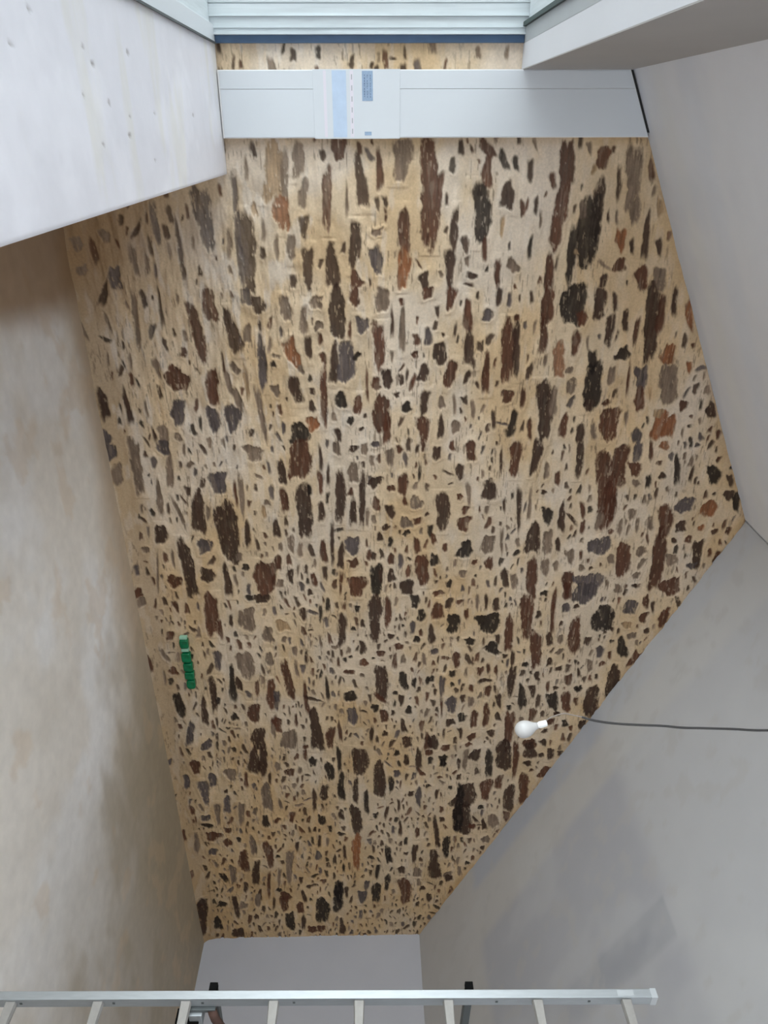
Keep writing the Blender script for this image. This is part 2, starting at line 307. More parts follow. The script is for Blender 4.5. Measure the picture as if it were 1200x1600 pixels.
3060,2396,77,67,4,k 3056,2145,77,38,2,k 2975,2235,39,14,10,b 3152,2542,146,27,3,b 3200,2467,40,15,1,d 3285,2439,61,34,40,k 3303,2747,150,34,4,b
3200,2833,57,20,6,d 3018,2836,126,13,4,b 2988,2735,33,16,-2,d 2931,2920,38,26,7,c 3067,2904,22,12,-5,d 3182,3008,148,38,5,b 3207,2911,40,18,0,g
3153,1996,79,20,2,d 3214,2272,27,27,3,k 3301,2021,23,23,7,c 3374,2182,71,23,6,b 3381,2588,70,12,1,d 3584,2597,133,24,0,d 3350,2530,19,18,4,d
3483,2359,36,21,3,b 3472,2419,48,12,4,b 3479,2475,42,12,4,b 3573,2402,47,17,89,d 3509,2157,30,21,7,k 3606,2161,19,14,10,k 3499,2257,42,10,3,g
3429,2683,21,20,5,k 3408,2859,36,18,13,d 3474,2932,19,20,20,d 3578,3011,49,25,4,b 3316,2918,16,27,42,g 3544,2782,43,17,9,d 3507,2734,18,9,5,d
3739,2684,107,24,5,k 3690,2761,56,19,5,d 3787,2923,77,35,10,k 3789,3022,89,29,5,b 3790,3096,38,13,7,b 3656,2928,19,19,6,d 3798,2162,76,33,-1,c
3749,2246,38,16,3,d 3651,2303,37,14,3,b 3781,2310,44,19,3,g 3678,2430,50,20,6,b 3779,2518,63,16,6,d 3912,2430,109,21,0,b 3629,2087,92,19,1,c
3677,2039,31,11,2,d 3933,2250,45,26,3,k 3983,2160,33,29,11,d 3954,2341,78,24,1,b 4096,2246,53,13,5,d 3932,2519,40,19,14,d 3843,2599,25,17,-1,k
3917,2779,58,24,3,b 4080,2615,185,30,-3,b 3991,2921,27,27,16,b 4006,3035,40,21,7,k 4082,2893,21,20,6,d 4060,3090,27,13,7,b 4152,3039,40,13,3,b
4186,2035,69,35,10,d 4131,2334,26,32,38,b 4107,2480,34,29,12,d 3822,2091,89,8,2,b 4087,2118,46,9,-1,d 4211,2313,23,26,28,b 4221,2791,50,44,17,b
4209,2894,35,20,14,d 3914,2966,21,19,6,d 3554,2010,31,16,-12,k 3513,3081,42,10,7,d 3659,3082,19,14,14,k 782,3617,3,3,13,g 938,3387,79,17,19,o
1108,3443,16,8,24,b 1236,3446,31,14,4,o 1467,3457,29,23,11,b 1501,3629,47,30,17,d 1602,3400,68,33,-13,o 1670,3602,27,13,20,c 1541,3521,6,9,49,b
1658,3710,29,13,5,b 1624,3651,21,11,-9,b 1519,3316,25,25,-17,t 1602,3522,10,11,11,d 1930,3736,65,33,16,k 1920,3596,53,10,-2,d 1878,3838,11,15,34,k
2141,3595,51,46,2,c 2171,3754,54,47,-20,o 2122,3921,66,20,13,k 2070,3864,35,29,-114,d 2296,3600,39,27,11,d 2393,3669,29,20,-5,b 2513,3751,101,30,10,d
2608,3733,25,25,11,c 2337,3831,21,21,23,b 2503,3832,30,12,4,b 2539,3887,46,19,-10,b 2333,3919,19,22,74,b 2722,3830,16,12,-20,b 1825,3746,19,11,-26,b
1843,3377,14,16,10,b 1724,3593,13,14,11,c 1840,3539,5,6,11,g 2063,3772,9,11,39,d 1987,3652,13,7,3,d 2312,3733,21,17,103,o 2483,3371,35,18,-5,g
2866,2833,90,13,1,b 2798,2915,64,26,9,b 2821,3030,78,63,-19,c 3033,3192,96,68,-14,k 2921,2994,17,18,7,d 2932,3369,54,37,-5,c 2891,3469,54,20,10,b
3026,3474,38,25,3,b 2762,3373,17,17,9,d 3283,3365,90,29,15,k 3091,3367,28,32,0,t 3143,3516,23,18,10,d 3181,3418,28,27,9,g 3028,3614,61,29,-7,b
3327,3210,54,23,13,c 3357,3288,35,12,8,b 3227,3107,34,23,4,d 3230,3281,11,14,-3,k 3395,3465,69,28,-33,b 3610,3348,146,43,1,d 3793,3212,140,48,8,d
3443,3152,55,18,12,g 3557,3218,24,11,-3,d 3665,3105,20,26,51,k 4029,3170,46,25,1,d 3901,2957,16,18,34,d 3122,3268,17,11,8,d 3150,3224,11,11,-3,d
3432,3243,23,18,104,b 2974,3626,41,12,-22,b 2787,3258,26,21,-1,g 2809,3314,28,13,-19,d 2934,3526,44,11,10,d 4342,2598,145,53,3,d 4289,2794,76,40,3,d
4386,2690,188,20,3,b 4416,2485,140,25,4,k 4322,2374,63,36,-11,d 4376,2297,104,18,0,g 4423,2249,56,13,3,d 4379,2123,56,25,-1,k 4779,2312,126,73,-2,d
5044,2304,170,64,-1,d 4715,2479,103,39,1,b 4630,2576,72,26,0,b 4817,2676,142,38,3,d 5028,2669,54,21,-1,b 4701,2783,154,34,1,b 4327,2961,56,25,6,d
4523,2941,57,42,-4,b 4322,3041,28,25,6,d 5087,2564,71,37,6,g 5125,2489,65,16,13,d 5145,2389,32,27,3,b 4915,2450,24,21,3,k 4565,2255,15,26,89,d
5406,2185,131,27,0,k 5316,2517,39,32,4,g 5718,2314,60,15,3,g 5609,2375,21,23,35,k 5785,2222,61,34,8,g 5413,2491,16,25,89,d 4428,2794,30,27,5,d
4683,2189,20,17,2,k 5054,2137,32,16,16,d 4242,2136,33,30,2,b 5391,2288,33,10,3,g 4851,2598,30,5,4,d 4339,2887,22,20,6,d 4499,2826,17,15,5,b
5060,2411,39,12,36,d 5371,2124,33,11,2,d 4408,183,70,30,-3,b 4561,98,71,21,1,c 4695,224,131,31,-2,c 4551,301,71,26,2,c 4498,451,57,38,-3,g
4356,647,131,35,-3,d 4365,716,139,30,-7,d 4564,563,79,13,-5,b 4758,715,140,36,-2,g 4838,388,97,24,-3,c 4950,298,122,19,-1,g 4992,199,32,34,13,c
5077,194,47,20,79,k 4954,490,123,21,-8,g 5043,682,70,24,0,k 5037,777,35,17,-31,b 5219,231,59,49,-22,b 5151,360,32,23,-6,b 5302,345,44,31,23,b
5264,440,32,16,4,k 5412,204,41,32,-6,c 5332,551,113,24,3,g 5535,457,125,38,-3,b 5459,676,157,30,4,b 5690,548,145,28,-5,d 5749,265,63,24,15,k
5718,346,112,22,-6,g 5885,441,70,17,-5,d 5288,87,112,19,-3,g 4891,97,53,15,4,b 5143,7,63,13,-3,b 4554,753,64,10,-2,d 4421,826,43,21,9,g
4479,913,42,30,-4,b 5623,840,203,24,-4,g 5866,645,167,13,-4,b 5772,741,121,11,-4,g 5802,929,43,14,-3,d 4994,901,61,19,-4,b 4637,941,29,15,-8,g
4301,1048,55,15,2,b 6018,780,55,35,8,b 5936,729,24,26,67,k 5994,556,71,17,-5,d 5649,6,51,13,-1,b 4848,817,53,13,7,g 5365,921,57,13,-3,d
6060,34,43,34,-7,d 4307,3,28,15,-8,c 4674,-2,15,10,-2,d 5484,753,17,17,5,k 4683,394,15,19,89,d 4373,523,28,9,0,d 4356,1307,118,16,2,k
4479,1230,93,31,7,k 4378,1101,49,25,0,k 4380,1471,139,55,-2,d 4654,1317,152,24,-1,k 4583,1623,187,43,1,d 4640,1715,87,18,0,k 4295,1759,34,18,0,k
4373,1835,56,18,1,d 4362,1930,111,22,1,d 4508,1953,42,17,30,b 4377,2020,42,17,2,k 4406,2122,42,23,2,k 4293,2008,27,25,2,b 4707,1432,132,21,-1,d
4835,1515,127,18,0,k 5046,1425,162,37,1,d 5446,1420,206,30,0,o 4723,1175,81,28,-2,d 4810,1093,112,15,0,d 5038,1146,54,27,3,k 5148,1210,39,14,-2,k
4980,1306,54,19,4,d 4959,1679,69,14,-9,d 4994,1587,31,19,4,k 5150,1599,32,8,9,k 4777,1938,104,23,1,c 4745,1876,30,21,3,d 4660,2013,16,21,21,k
4758,2083,52,12,2,d 4932,2272,266,32,2,k 4518,1760,37,24,16,c 4885,1778,68,10,0,d 5163,1793,87,13,-1,d 5169,1732,47,11,0,c 5315,1841,48,14,1,k
5212,2097,176,18,5,d 5629,2088,178,39,2,d 5214,1936,56,16,1,b 5473,1916,107,20,0,d 5484,1689,108,22,3,k 5484,1094,58,24,-3,c 5538,1234,58,14,-2,d
5449,1321,82,13,0,d 5649,1308,51,11,-2,k 5708,1600,86,17,-8,k 5688,1809,43,28,4,d 5849,1684,105,20,-3,k 5726,1946,60,33,1,g 5978,1843,160,43,1,b
5979,1247,142,31,-2,k 5988,1587,125,34,0,k 5887,1503,62,20,-6,c 6046,1461,81,34,-1,c 5824,1129,28,22,21,b 5980,1321,71,14,3,d 5542,1714,50,14,3,k
5305,1113,72,12,-3,d 5521,1547,28,19,-128,k 5936,1998,27,20,7,d 6072,2055,54,23,2,d 5811,2223,35,28,2,d 5758,1221,43,10,-2,d 5153,1080,32,13,-8,d
5315,1180,48,11,-5,g 5214,1293,32,20,40,k 4561,2102,15,19,21,b 5478,1843,20,16,1,d 6246,29,232,29,-5,d 6377,144,85,28,-4,k 6535,317,68,49,-10,d
6151,329,146,21,2,d 6110,210,36,35,3,k 6143,395,46,34,-5,g 6117,762,100,34,-4,b 6378,803,123,35,2,k 6185,901,73,29,1,b 6409,918,95,17,-3,d
6229,1098,166,55,-3,k 6034,1248,197,38,-1,k 6032,944,82,15,9,d 6303,498,37,20,0,d 6483,515,49,15,9,d 6115,671,82,11,-4,d 6477,1269,115,21,0,d
5891,991,26,17,-3,d 6511,995,46,35,-3,b 6500,1077,46,35,-2,b 6074,529,81,23,-3,g
"""
PAL = {'b': (.086, .030, .015), 'd': (.045, .021, .013), 'k': (.015, .009, .007), 'c': (.085, .066, .064), 'g': (.19, .132, .092),
       'o': (.24, .088, .034), 't': (.40, .26, .14), 'r': (.24, .115, .06)}

def build_stone_wall():
    du, dz = 0.0058, 0.0050
    us = np.arange(XW - .012, XR + .03, du)
    zs = np.arange(-.03, RZ + .03, dz)
    U, Z = np.meshgrid(us, zs, indexing='ij')
    n, m_ = U.shape
    wl = (sstep(2.8, .6, U) * sstep(2.3, .8, Z))
    # lime mortar colour: sandy, with greyer and ochre patches
    a = fbm(U, Z, .55, .35, 11, 4)[..., None]; b = fbm(U, Z, .22, .14, 23, 4)[..., None]; c = fbm(U, Z, .05, .03, 31, 3)[..., None]
    base = np.array((.65, .505, .345)); och = np.array((.60, .425, .245)); gry = np.array((.67, .56, .445))
    col = base + (och - base) * sstep(.55, .72, a) * .8 + (gry - base) * sstep(.52, .36, a) * .9
    col = col * (0.86 + .28 * b) * (.93 + .14 * c)
    # older plain lime wash near the floor and the window side
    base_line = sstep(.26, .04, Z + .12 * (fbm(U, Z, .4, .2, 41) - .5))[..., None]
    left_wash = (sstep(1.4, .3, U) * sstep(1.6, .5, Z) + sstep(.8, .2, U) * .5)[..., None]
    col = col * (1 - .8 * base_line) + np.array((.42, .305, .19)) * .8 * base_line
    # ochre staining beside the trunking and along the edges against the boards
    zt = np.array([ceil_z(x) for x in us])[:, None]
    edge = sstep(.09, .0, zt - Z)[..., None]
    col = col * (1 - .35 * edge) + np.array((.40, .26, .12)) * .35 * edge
    tr = sstep(.05, .0, np.abs(U - .052))[..., None] * (Z > SILL)[..., None]
    col = col * (1 - .35 * tr) + np.array((.42, .26, .11)) * .35 * tr
    col = col * np.stack([1 - .022 * np.clip(U, 0, 7), 1 - .036 * np.clip(U, 0, 7), 1 - .058 * np.clip(U, 0, 7)], -1)  # yellower along the wall; light falloff also painted in as darkening
    # dragged trowel marks: thin dark flecks gathered in patches, and pale chalky smears
    fl = sstep(.64, .74, fbm(U, Z, .060, .0085, 141, 3)) * sstep(.42, .62, fbm(U, Z, .30, .20, 151, 3))
    col = col * (1 - .62 * fl[..., None]) + np.array((.13, .085, .055)) * .62 * fl[..., None]
    ch = sstep(.56, .72, fbm(U, Z, .17, .045, 161, 3)) * (.25 + .55 * wl)
    col = col * (1 - .5 * ch[..., None]) + np.array((.72, .66, .60)) * .5 * ch[..., None]
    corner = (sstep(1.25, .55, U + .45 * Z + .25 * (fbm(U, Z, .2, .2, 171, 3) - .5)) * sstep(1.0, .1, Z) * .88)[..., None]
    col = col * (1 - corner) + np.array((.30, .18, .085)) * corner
    mortar = col.copy()
    h = .012 * (fbm(U, Z, .30, .22, 51, 3) - .5) + .007 * (fbm(U, Z, .10, .035, 61, 3) - .5)
    h += .022 * np.maximum(0, fbm(U, Z, .12, .12, 65, 2) - .45) * sstep(.10, .0, zt - Z)   # ragged rim
    h += .034 * wl * (fbm(U, Z, .16, .045, 67, 3) - .5)
    h += .05 * np.exp(-np.maximum(Z, 0) / .045)                                          # cove at the floor
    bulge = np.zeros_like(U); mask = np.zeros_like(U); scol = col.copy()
    occ = np.zeros((n, m_), bool)
    wu = (fbm(U, Z, .045, .022, 71, 4) - .5); wz = (fbm(U, Z, .045, .022, 77, 4) - .5)
    fine = fbm(U, Z, .030, .008, 83, 3); speck = fbm(U, Z, .040, .009, 91, 3)

    def stone(cx, cz, L, W, ang, colr, cover, tw, sk, ph1, ph2):
        R_ = L + .04; 
        i0, i1 = np.searchsorted(us, (cx - R_, cx + R_)); j0, j1 = np.searchsorted(zs, (cz - R_, cz + R_))
        if i1 - i0 < 2 or j1 - j0 < 2: return False
        s_ = (slice(i0, i1), slice(j0, j1))
        x = U[s_] - cx; z = Z[s_] - cz
        k = min(W, .030)
        x = x + wu[s_] * k * 1.25; z = z + wz[s_] * k * .8
        ca, sa = math.cos(ang), math.sin(ang)
        s = (x * ca + z * sa) / (L * 1.10); t = (-x * sa + z * ca) / (W * 1.16)
        # one end blunter, sides uneven
        t = t * (1 + tw * s * .28) + sk * s * .22
        th = np.arctan2(t, s)
        es = 2.3 + 2.6 * abs(sk); et = 2.1 + 1.4 * abs(tw)
        rr = (np.abs(s) ** es + np.abs(t) ** et) ** (1.0 / (.5 * (es + et)))
        rr = rr * (1 + .09 * np.sin(3 * th + ph1) + .06 * np.sin(5 * th + ph2))
        rr = rr + (fine[s_] - .5) * .20
        px = .0055 / max(W, .008)
        mk = sstep(1.0 + px * .55, 1.0 - px * .75, rr)
        # lime smears left on the stone
        mk = mk * (1 - .75 * sstep(.70, .80, speck[s_] + .13 * sstep(.55, 1.0, rr)) * min(1, .25 + cover))
        tone = (.42 + 1.05 * (fbm(U[s_], Z[s_], .10, .007, 101 + int(cx * 977) % 60, 3)))[..., None]
        tone2 = (.85 + .32 * fbm(U[s_], Z[s_], .05, .04, 203 + int(cz * 977) % 60, 3))[..., None]
        cc = np.array(colr) * tone * tone2
        # rusty or grey veins
        v = sstep(.60, .75, fbm(U[s_], Z[s_], .09, .015, 301 + int(cx * 99) % 40, 2))[..., None] * .35
        cc = cc * (1 - v) + np.array((.27, .20, .14)) * v * (1 if sum(colr) > .12 else .35)
        m3 = mk[..., None] * (1 - .20 * cover)
        scol[s_] = scol[s_] * (1 - m3) + cc * m3
        mask[s_] = np.maximum(mask[s_], mk)
        bulge[s_] = np.maximum(bulge[s_], sstep(1.9, 1.05, rr) * min(.005, W * .25))
        occ[s_] |= rr < 1.35
        return True

    rr_ = random.Random(5)
    for tok in STONES.split():
        f = tok.split(',')
        cx, cz, L, W, an = float(f[0]) / 1000, float(f[1]) / 1000, float(f[2]) / 1000, float(f[3]) / 1000, math.radians(float(f[4]))
        tw, sk, ph1, ph2 = rr_.uniform(-1, 1), rr_.uniform(-1, 1), rr_.uniform(0, 6.3), rr_.uniform(0, 6.3)
        p = PAL[f[5]]; j = rr_.uniform(.88, 1.14)
        lw = max(0, min(1, (1.3 - cx) / 1.2)) * max(0, min(1, (1.75 - cz) / .8))
        stone(cx, cz, max(L, .012), max(W, .0065), an, tuple(v * j for v in p), .25 + .75 * lw, tw, sk, ph1, ph2)
    # the small stuff between: pinning stones too small to tell apart
    kinds = ['b', 'd', 'd', 'k', 'c', 'g', 'b', 'd', 'g']
    tries = 0; placed = 0
    while tries < 22000 and placed < 2100:
        tries += 1
        cx = rr_.uniform(XW, XR); cz = rr_.uniform(.09, RZ)
        if cz > ceil_z(cx) - .02: continue
        dens = .22 + .78 * min(1, max(0, (cx - .6) / 2.4))
        if cx < 1.6 and cz < .8: dens *= .7
        if rr_.random() > dens: continue
        L = rr_.uniform(.012, .040) * (1 + .8 * (rr_.random() ** 3)); W = L * rr_.uniform(.18, .52)
        W = min(max(W, .0052), .015)
        i, j = int((cx - us[0]) / du), int((cz - zs[0]) / dz)
        if i < 2 or j < 2 or i >= n - 3 or j >= m_ - 3: continue
        k = max(1, int(L / du * .9)); kw = max(1, int(W / dz) + 1)
        if occ[max(0, i - k):i + k + 1, max(0, j - kw):j + kw + 1].any(): continue
        tw, sk, ph1, ph2 = rr_.uniform(-1, 1), rr_.uniform(-1, 1), rr_.uniform(0, 6.3), rr_.uniform(0, 6.3)
        p = PAL[rr_.choice(kinds)]; q = rr_.uniform(.85, 1.35)
        an = math.radians(rr_.gauss(0, 12)) if rr_.random() < .90 else rr_.uniform(0, 3.1)
        stone(cx, cz, L, W, an, tuple(min(.6, v * q) for v in p), .5, tw, sk, ph1, ph2)
        placed += 1
    scol = scol * (1 - .08 * left_wash * mask[..., None]) + mortar * .08 * left_wash * mask[..., None]
    h = h + bulge - mask * .009 + mask * .005 * (fine - .5)
    top = np.minimum(Z, zt)
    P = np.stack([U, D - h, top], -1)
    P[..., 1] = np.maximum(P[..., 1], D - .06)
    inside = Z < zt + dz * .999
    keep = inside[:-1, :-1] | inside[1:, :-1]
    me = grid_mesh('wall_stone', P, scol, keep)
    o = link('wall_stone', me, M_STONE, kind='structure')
    return o

# ------------------------------------------------------------------ floor
def build_floor():
    us = np.arange(-.62, XR + .2, .022); ys = np.arange(YB - .1, D + .02, .022)
    U, Y = np.meshgrid(us, ys, indexing='ij')
    a = fbm(U, Y, .9, .7, 5, 5); b = fbm(U, Y, .25, .2, 15, 4); c = fbm(U, Y, .06, .05, 25, 3)
    base = np.array((.76, .71, .65)); pale = np.array((.83, .81, .795)); brown = np.array((.46, .335, .21)); ol = np.array((.36, .295, .205))
    col = base + (pale - base) * sstep(.42, .62, a)[..., None]
    # brown lime-wash spill along the foot of the stone wall
    dist = D - Y + .30 * (fbm(U, Y, .7, .5, 35, 4) - .5)
    width = .14 + .26 * sstep(.3, 5.0, U)
    s = sstep(1.0, .0, dist / (width * 2.2))[..., None]
    col = col * (1 - .8 * s) + brown * .8 * s
    s2 = (sstep(.50, .68, fbm(U, Y, .8, .45, 45, 4)) * sstep(1.8, 4.0, U) * .65)[..., None]
    col = col * (1 - s2) + ol * s2
    s4 = (sstep(2.6, 4.6, U + 1.2 * (fbm(U, Y, .6, .5, 95, 4) - .5)) * (.62 + .33 * sstep(2.0, .4, D - Y)))[..., None]  # olive stain over the right end, with window falloff painted in
    col = col * (1 - s4) + ol * s4
    s3 = (sstep(.62, .72, b) * .30)[..., None]
    col = col * (1 - s3) + brown * 1.3 * s3
    # brown dirt along the ledge foot, with the ledge's shadow painted in
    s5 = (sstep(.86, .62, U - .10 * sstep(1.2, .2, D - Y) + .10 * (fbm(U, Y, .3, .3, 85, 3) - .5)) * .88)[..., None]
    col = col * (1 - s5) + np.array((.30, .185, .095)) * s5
    col = col * (.94 + .12 * c)[..., None]
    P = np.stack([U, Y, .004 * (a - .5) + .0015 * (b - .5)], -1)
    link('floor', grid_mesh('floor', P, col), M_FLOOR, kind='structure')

# ------------------------------------------------------------------ ceilings: taped plasterboard slopes
def build_ceiling():
    board = np.array((.45, .45, .475)); comp = np.array((.53, .515, .50)); bluish = np.array((.45, .465, .51)); light = np.array((.585, .585, .585))  # right-hand boards kept greyer, weaker light worked into their colours
    # right slope
    us = np.arange(RX, XR + .001, .02); ys = np.arange(YB - .05, D + .018, .02)
    U, Y = np.meshgrid(us, ys, indexing='ij')
    dY = D - Y; sx = XR - U
    w = .03 * (fbm(U, Y, .5, .5, 3, 3) - .5)
    col = np.broadcast_to(board, U.shape + (3,)).copy()
    def mix(m_, c, k=1.0):
        nonlocal col
        m3 = (np.clip(m_, 0, 1) * k)[..., None]; col = col * (1 - m3) + c * m3
    inner = .58 + .06 * np.sin(U * 1.3)
    mix(sstep(inner + .06, inner - .04, dY + w), comp)                       # compound along the gable
    mix(sstep(.26, .16, dY + w), bluish)                                    # bare strip by the stones
    mix(sstep(1.00, .86, sx + w) , comp)                                    # compound along the eave
    mix(sstep(2.62, 2.80, sx + w * 2), light, .6)                            # upper boards, skimmed
    mix(sstep(1.44, 1.48, dY + w * .4) * sstep(1.72, 1.67, dY + w * .4) * (sx < 2.70) * sstep(1.2, 2.5, sx), np.array((.35, .355, .385)), .85)   # bare joint strip
    mix(sstep(.55, .75, fbm(U, Y, .6, .5, 13, 4)), light, .35)
    mix(sstep(.62, .74, fbm(U, Y, .12, .10, 19, 3)), comp * .93, .45)
    z = RZ - (U - RX) * (RZ - EAVE) / (XR - RX)
    P = np.stack([U, Y, z + .003 * (fbm(U, Y, .4, .4, 17, 3) - .5)], -1)
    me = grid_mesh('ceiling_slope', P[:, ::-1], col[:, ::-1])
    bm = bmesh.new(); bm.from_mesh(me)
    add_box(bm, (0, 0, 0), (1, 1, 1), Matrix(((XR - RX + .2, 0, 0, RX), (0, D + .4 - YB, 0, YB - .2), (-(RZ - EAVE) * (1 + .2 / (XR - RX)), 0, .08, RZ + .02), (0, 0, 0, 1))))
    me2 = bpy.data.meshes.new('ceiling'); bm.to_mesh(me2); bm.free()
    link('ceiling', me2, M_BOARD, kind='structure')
    # left slope
    us = np.arange(XL, RX + .001, .02)
    U, Y = np.meshgrid(us, ys, indexing='ij'); dY = D - Y
    w = .03 * (fbm(U, Y, .5, .5, 43, 3) - .5)
    light = np.array((.83, .835, .86)); bluish = np.array((.72, .745, .80)); comp = np.array((.80, .80, .79))  # left slope much paler, stronger light on this side worked into its colours
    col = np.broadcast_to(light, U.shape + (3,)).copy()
    mix(sstep(.14, .05, dY + w), bluish, .8)
    mix(sstep(.20, .30, dY + w) * sstep(.46, .36, dY + w), comp * 1.06, .6)
    mix(sstep(.52, .62, dY + w) * sstep(.80, .70, dY + w), bluish * 1.08, .5)
    mix(sstep(.50, .75, fbm(U, Y, .7, .6, 53, 4)), bluish, .5)
    z = LZ + (U - XL) * (RZ - LZ) / (RX - XL)
    P = np.stack([U, Y, z + .003 * (fbm(U, Y, .4, .4, 57, 3) - .5)], -1)
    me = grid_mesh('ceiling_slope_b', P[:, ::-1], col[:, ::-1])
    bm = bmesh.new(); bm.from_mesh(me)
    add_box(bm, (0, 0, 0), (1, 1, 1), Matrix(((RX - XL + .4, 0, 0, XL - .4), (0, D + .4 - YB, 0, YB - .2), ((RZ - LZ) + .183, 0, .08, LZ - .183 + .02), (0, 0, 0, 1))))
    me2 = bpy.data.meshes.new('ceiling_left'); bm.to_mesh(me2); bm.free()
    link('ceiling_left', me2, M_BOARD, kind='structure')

# ------------------------------------------------------------------ plain walls
def build_walls():
    # right-hand low wall under the eave
    box('wall_right', (XR, YB - .1, -.02), (XR + .2, D + .01, EAVE + .06), M_PLASTER, kind='structure')
    # left wall: over the window, and the part behind the camera; the opening runs up to the stones
    box('wall_left', (XW + .0005, WY0, HEAD), (XL, D + .01, LZ + .02), M_REVEAL, kind='structure')
    box('wall_left', (XW - .30, WY0, HEAD + .072), (XW, D + .01, LZ + .02), M_REVEAL, kind='structure')
    box('wall_left', (XW - .30, YB - .1, -.02), (XL, WY0 - .001, LZ + .02), M_REVEAL, kind='structure')
    box('wall_left', (XW - .30, WY0, -.02), (XW - .001, D + .01, SILL - .072), M_REVEAL, kind='structure')
    box('wall_left_shade', (XL, WY0, HEAD + .0005), (XL + .004, D + .004, LZ + .01), M_FACESHADE, kind='structure')  # thin skin over the wall face, its shade put into the colour
    # back wall, behind the camera
    bm = bmesh.new()
    prism_y(bm, [(XL - .2, -.02), (BX0, -.02), (BX0, ceil_z(BX0) + .03), (XL - .2, LZ + .03)], YB - .2, YB)
    prism_y(bm, [(BX1, -.02), (XR + .1, -.02), (XR + .1, EAVE + .03), (BX1, ceil_z(BX1) + .03)], YB - .2, YB)
    prism_y(bm, [(BX0, -.02), (BX1, -.02), (BX1, BZ0), (BX0, BZ0)], YB - .2, YB)
    prism_y(bm, [(BX0, BZ1), (BX1, BZ1), (BX1, ceil_z(BX1) + .03), (RX, RZ + .03), (BX0, ceil_z(BX0) + .03)], YB - .2, YB)
    bm_obj('wall_back', bm, M_BACKWALL, kind='structure')
    # body of the gable wall behind its stone face
    bm = bmesh.new()
    prism_y(bm, [(XW - .30, -.1), (XR + .2, -.1), (XR + .2, EAVE + .05), (RX, RZ + .12), (XW - .30, LZ + .07)], D + .022, D + .35)
    bm_obj('wall_gable', bm, M_PLASTER, kind='structure')
    f = bmesh.new()
    add_box(f, (BX0, YB - .10, BZ0), (BX0 + .06, YB - .04, BZ1)); add_box(f, (BX1 - .06, YB - .10, BZ0), (BX1, YB - .04, BZ1))
    add_box(f, (BX0 + .06, YB - .10, BZ0), (BX1 - .06, YB - .04, BZ0 + .06)); add_box(f, (BX0 + .06, YB - .10, BZ1 - .06), (BX1 - .06, YB - .04, BZ1))
    add_box(f, ((BX0 + BX1) / 2 - .04, YB - .10, BZ0 + .06), ((BX0 + BX1) / 2 + .04, YB - .04, BZ1 - .06))
    bm_obj('added_fill_window', f, M_PVC, kind='structure')  # frame of the unseen opening added for fill light

# ------------------------------------------------------------------ window
def build_window():
    w = bpy.data.objects.new('window_1', None); C.objects.link(w); w['kind'] = 'structure'
    w.location = (XW, (WY0 + D) / 2, SILL)
    bpy.context.view_layer.update()
    inv = Matrix.Translation(-w.location)
    def P(name, a, b, m_, bevel=0.0):
        return box(name, a, b, m_, parent=w, bevel=bevel, mtx=inv)
    yj = D - .012                                    # jamb face that covers the stone end
    P('head_rail', (XW - .065, WY0, HEAD - .0), (XW, D - .0125, HEAD + .06), M_FRAME, .002)
    P('head_gasket', (XW - .083, WY0, HEAD - .012), (XW - .065, D - .0125, HEAD + .05), M_GASKET)
    P('sill_rail', (XW - .075, WY0, SILL - .06), (XW, D - .0125, SILL + .004), M_PVC, .002)
    P('sill_seal', (XW - .004, WY0, SILL + .0045), (XW + .004, D - .03, SILL + .010), M_DKSTEEL)
    P('protective_film', (XW - .032, yj - .012, SILL + .005), (XW - .001, D - .0, HEAD - .001), M_FILM, .001)
    # ribbed outer jamb, white boards standing on end
    x = XW - .032; k = 0
    for wd, dp in ((.008, .030), (.018, .016), (.006, .022), (.040, .012), (.005, .020), (.045, .010), (.004, .006), (.110, .010)):
        P('jamb_board', (x - wd, D - .012 - dp, SILL - .05), (x - .0008, D + .02, HEAD + .05), M_JAMB, .0008)
        x -= wd; k += 1
    P('outer_sill', (x - .06, WY0, SILL - .07), (XW - .075, D - .03, SILL - .012), M_JAMB, .002)
    P('outer_head', (x, WY0, HEAD + .012), (XW - .083, D - .03, HEAD + .07), M_JAMB, .002)
    gl = bpy.data.materials.new('clear_glass'); gl.use_nodes = True
    nt = gl.node_tree; nt.nodes.remove(nt.nodes['Principled BSDF'])
    out = nt.nodes['Material Output']; mx = nt.nodes.new('ShaderNodeMixShader'); fr = nt.nodes.new('ShaderNodeFresnel')
    tr = nt.nodes.new('ShaderNodeBsdfTransparent'); gs = nt.nodes.new('ShaderNodeBsdfGlossy'); gs.inputs['Roughness'].default_value = .02
    tr.inputs['Color'].default_value = (.95, .97, .96, 1)
    nt.links.new(fr.outputs[0], mx.inputs[0]); nt.links.new(tr.outputs[0], mx.inputs[1]); nt.links.new(gs.outputs[0], mx.inputs[2]); nt.links.new(mx.outputs[0], out.inputs[0])
    P('pane', (x + .028, WY0, SILL - .02), (x + .034, D - .0225, HEAD + .02), gl)

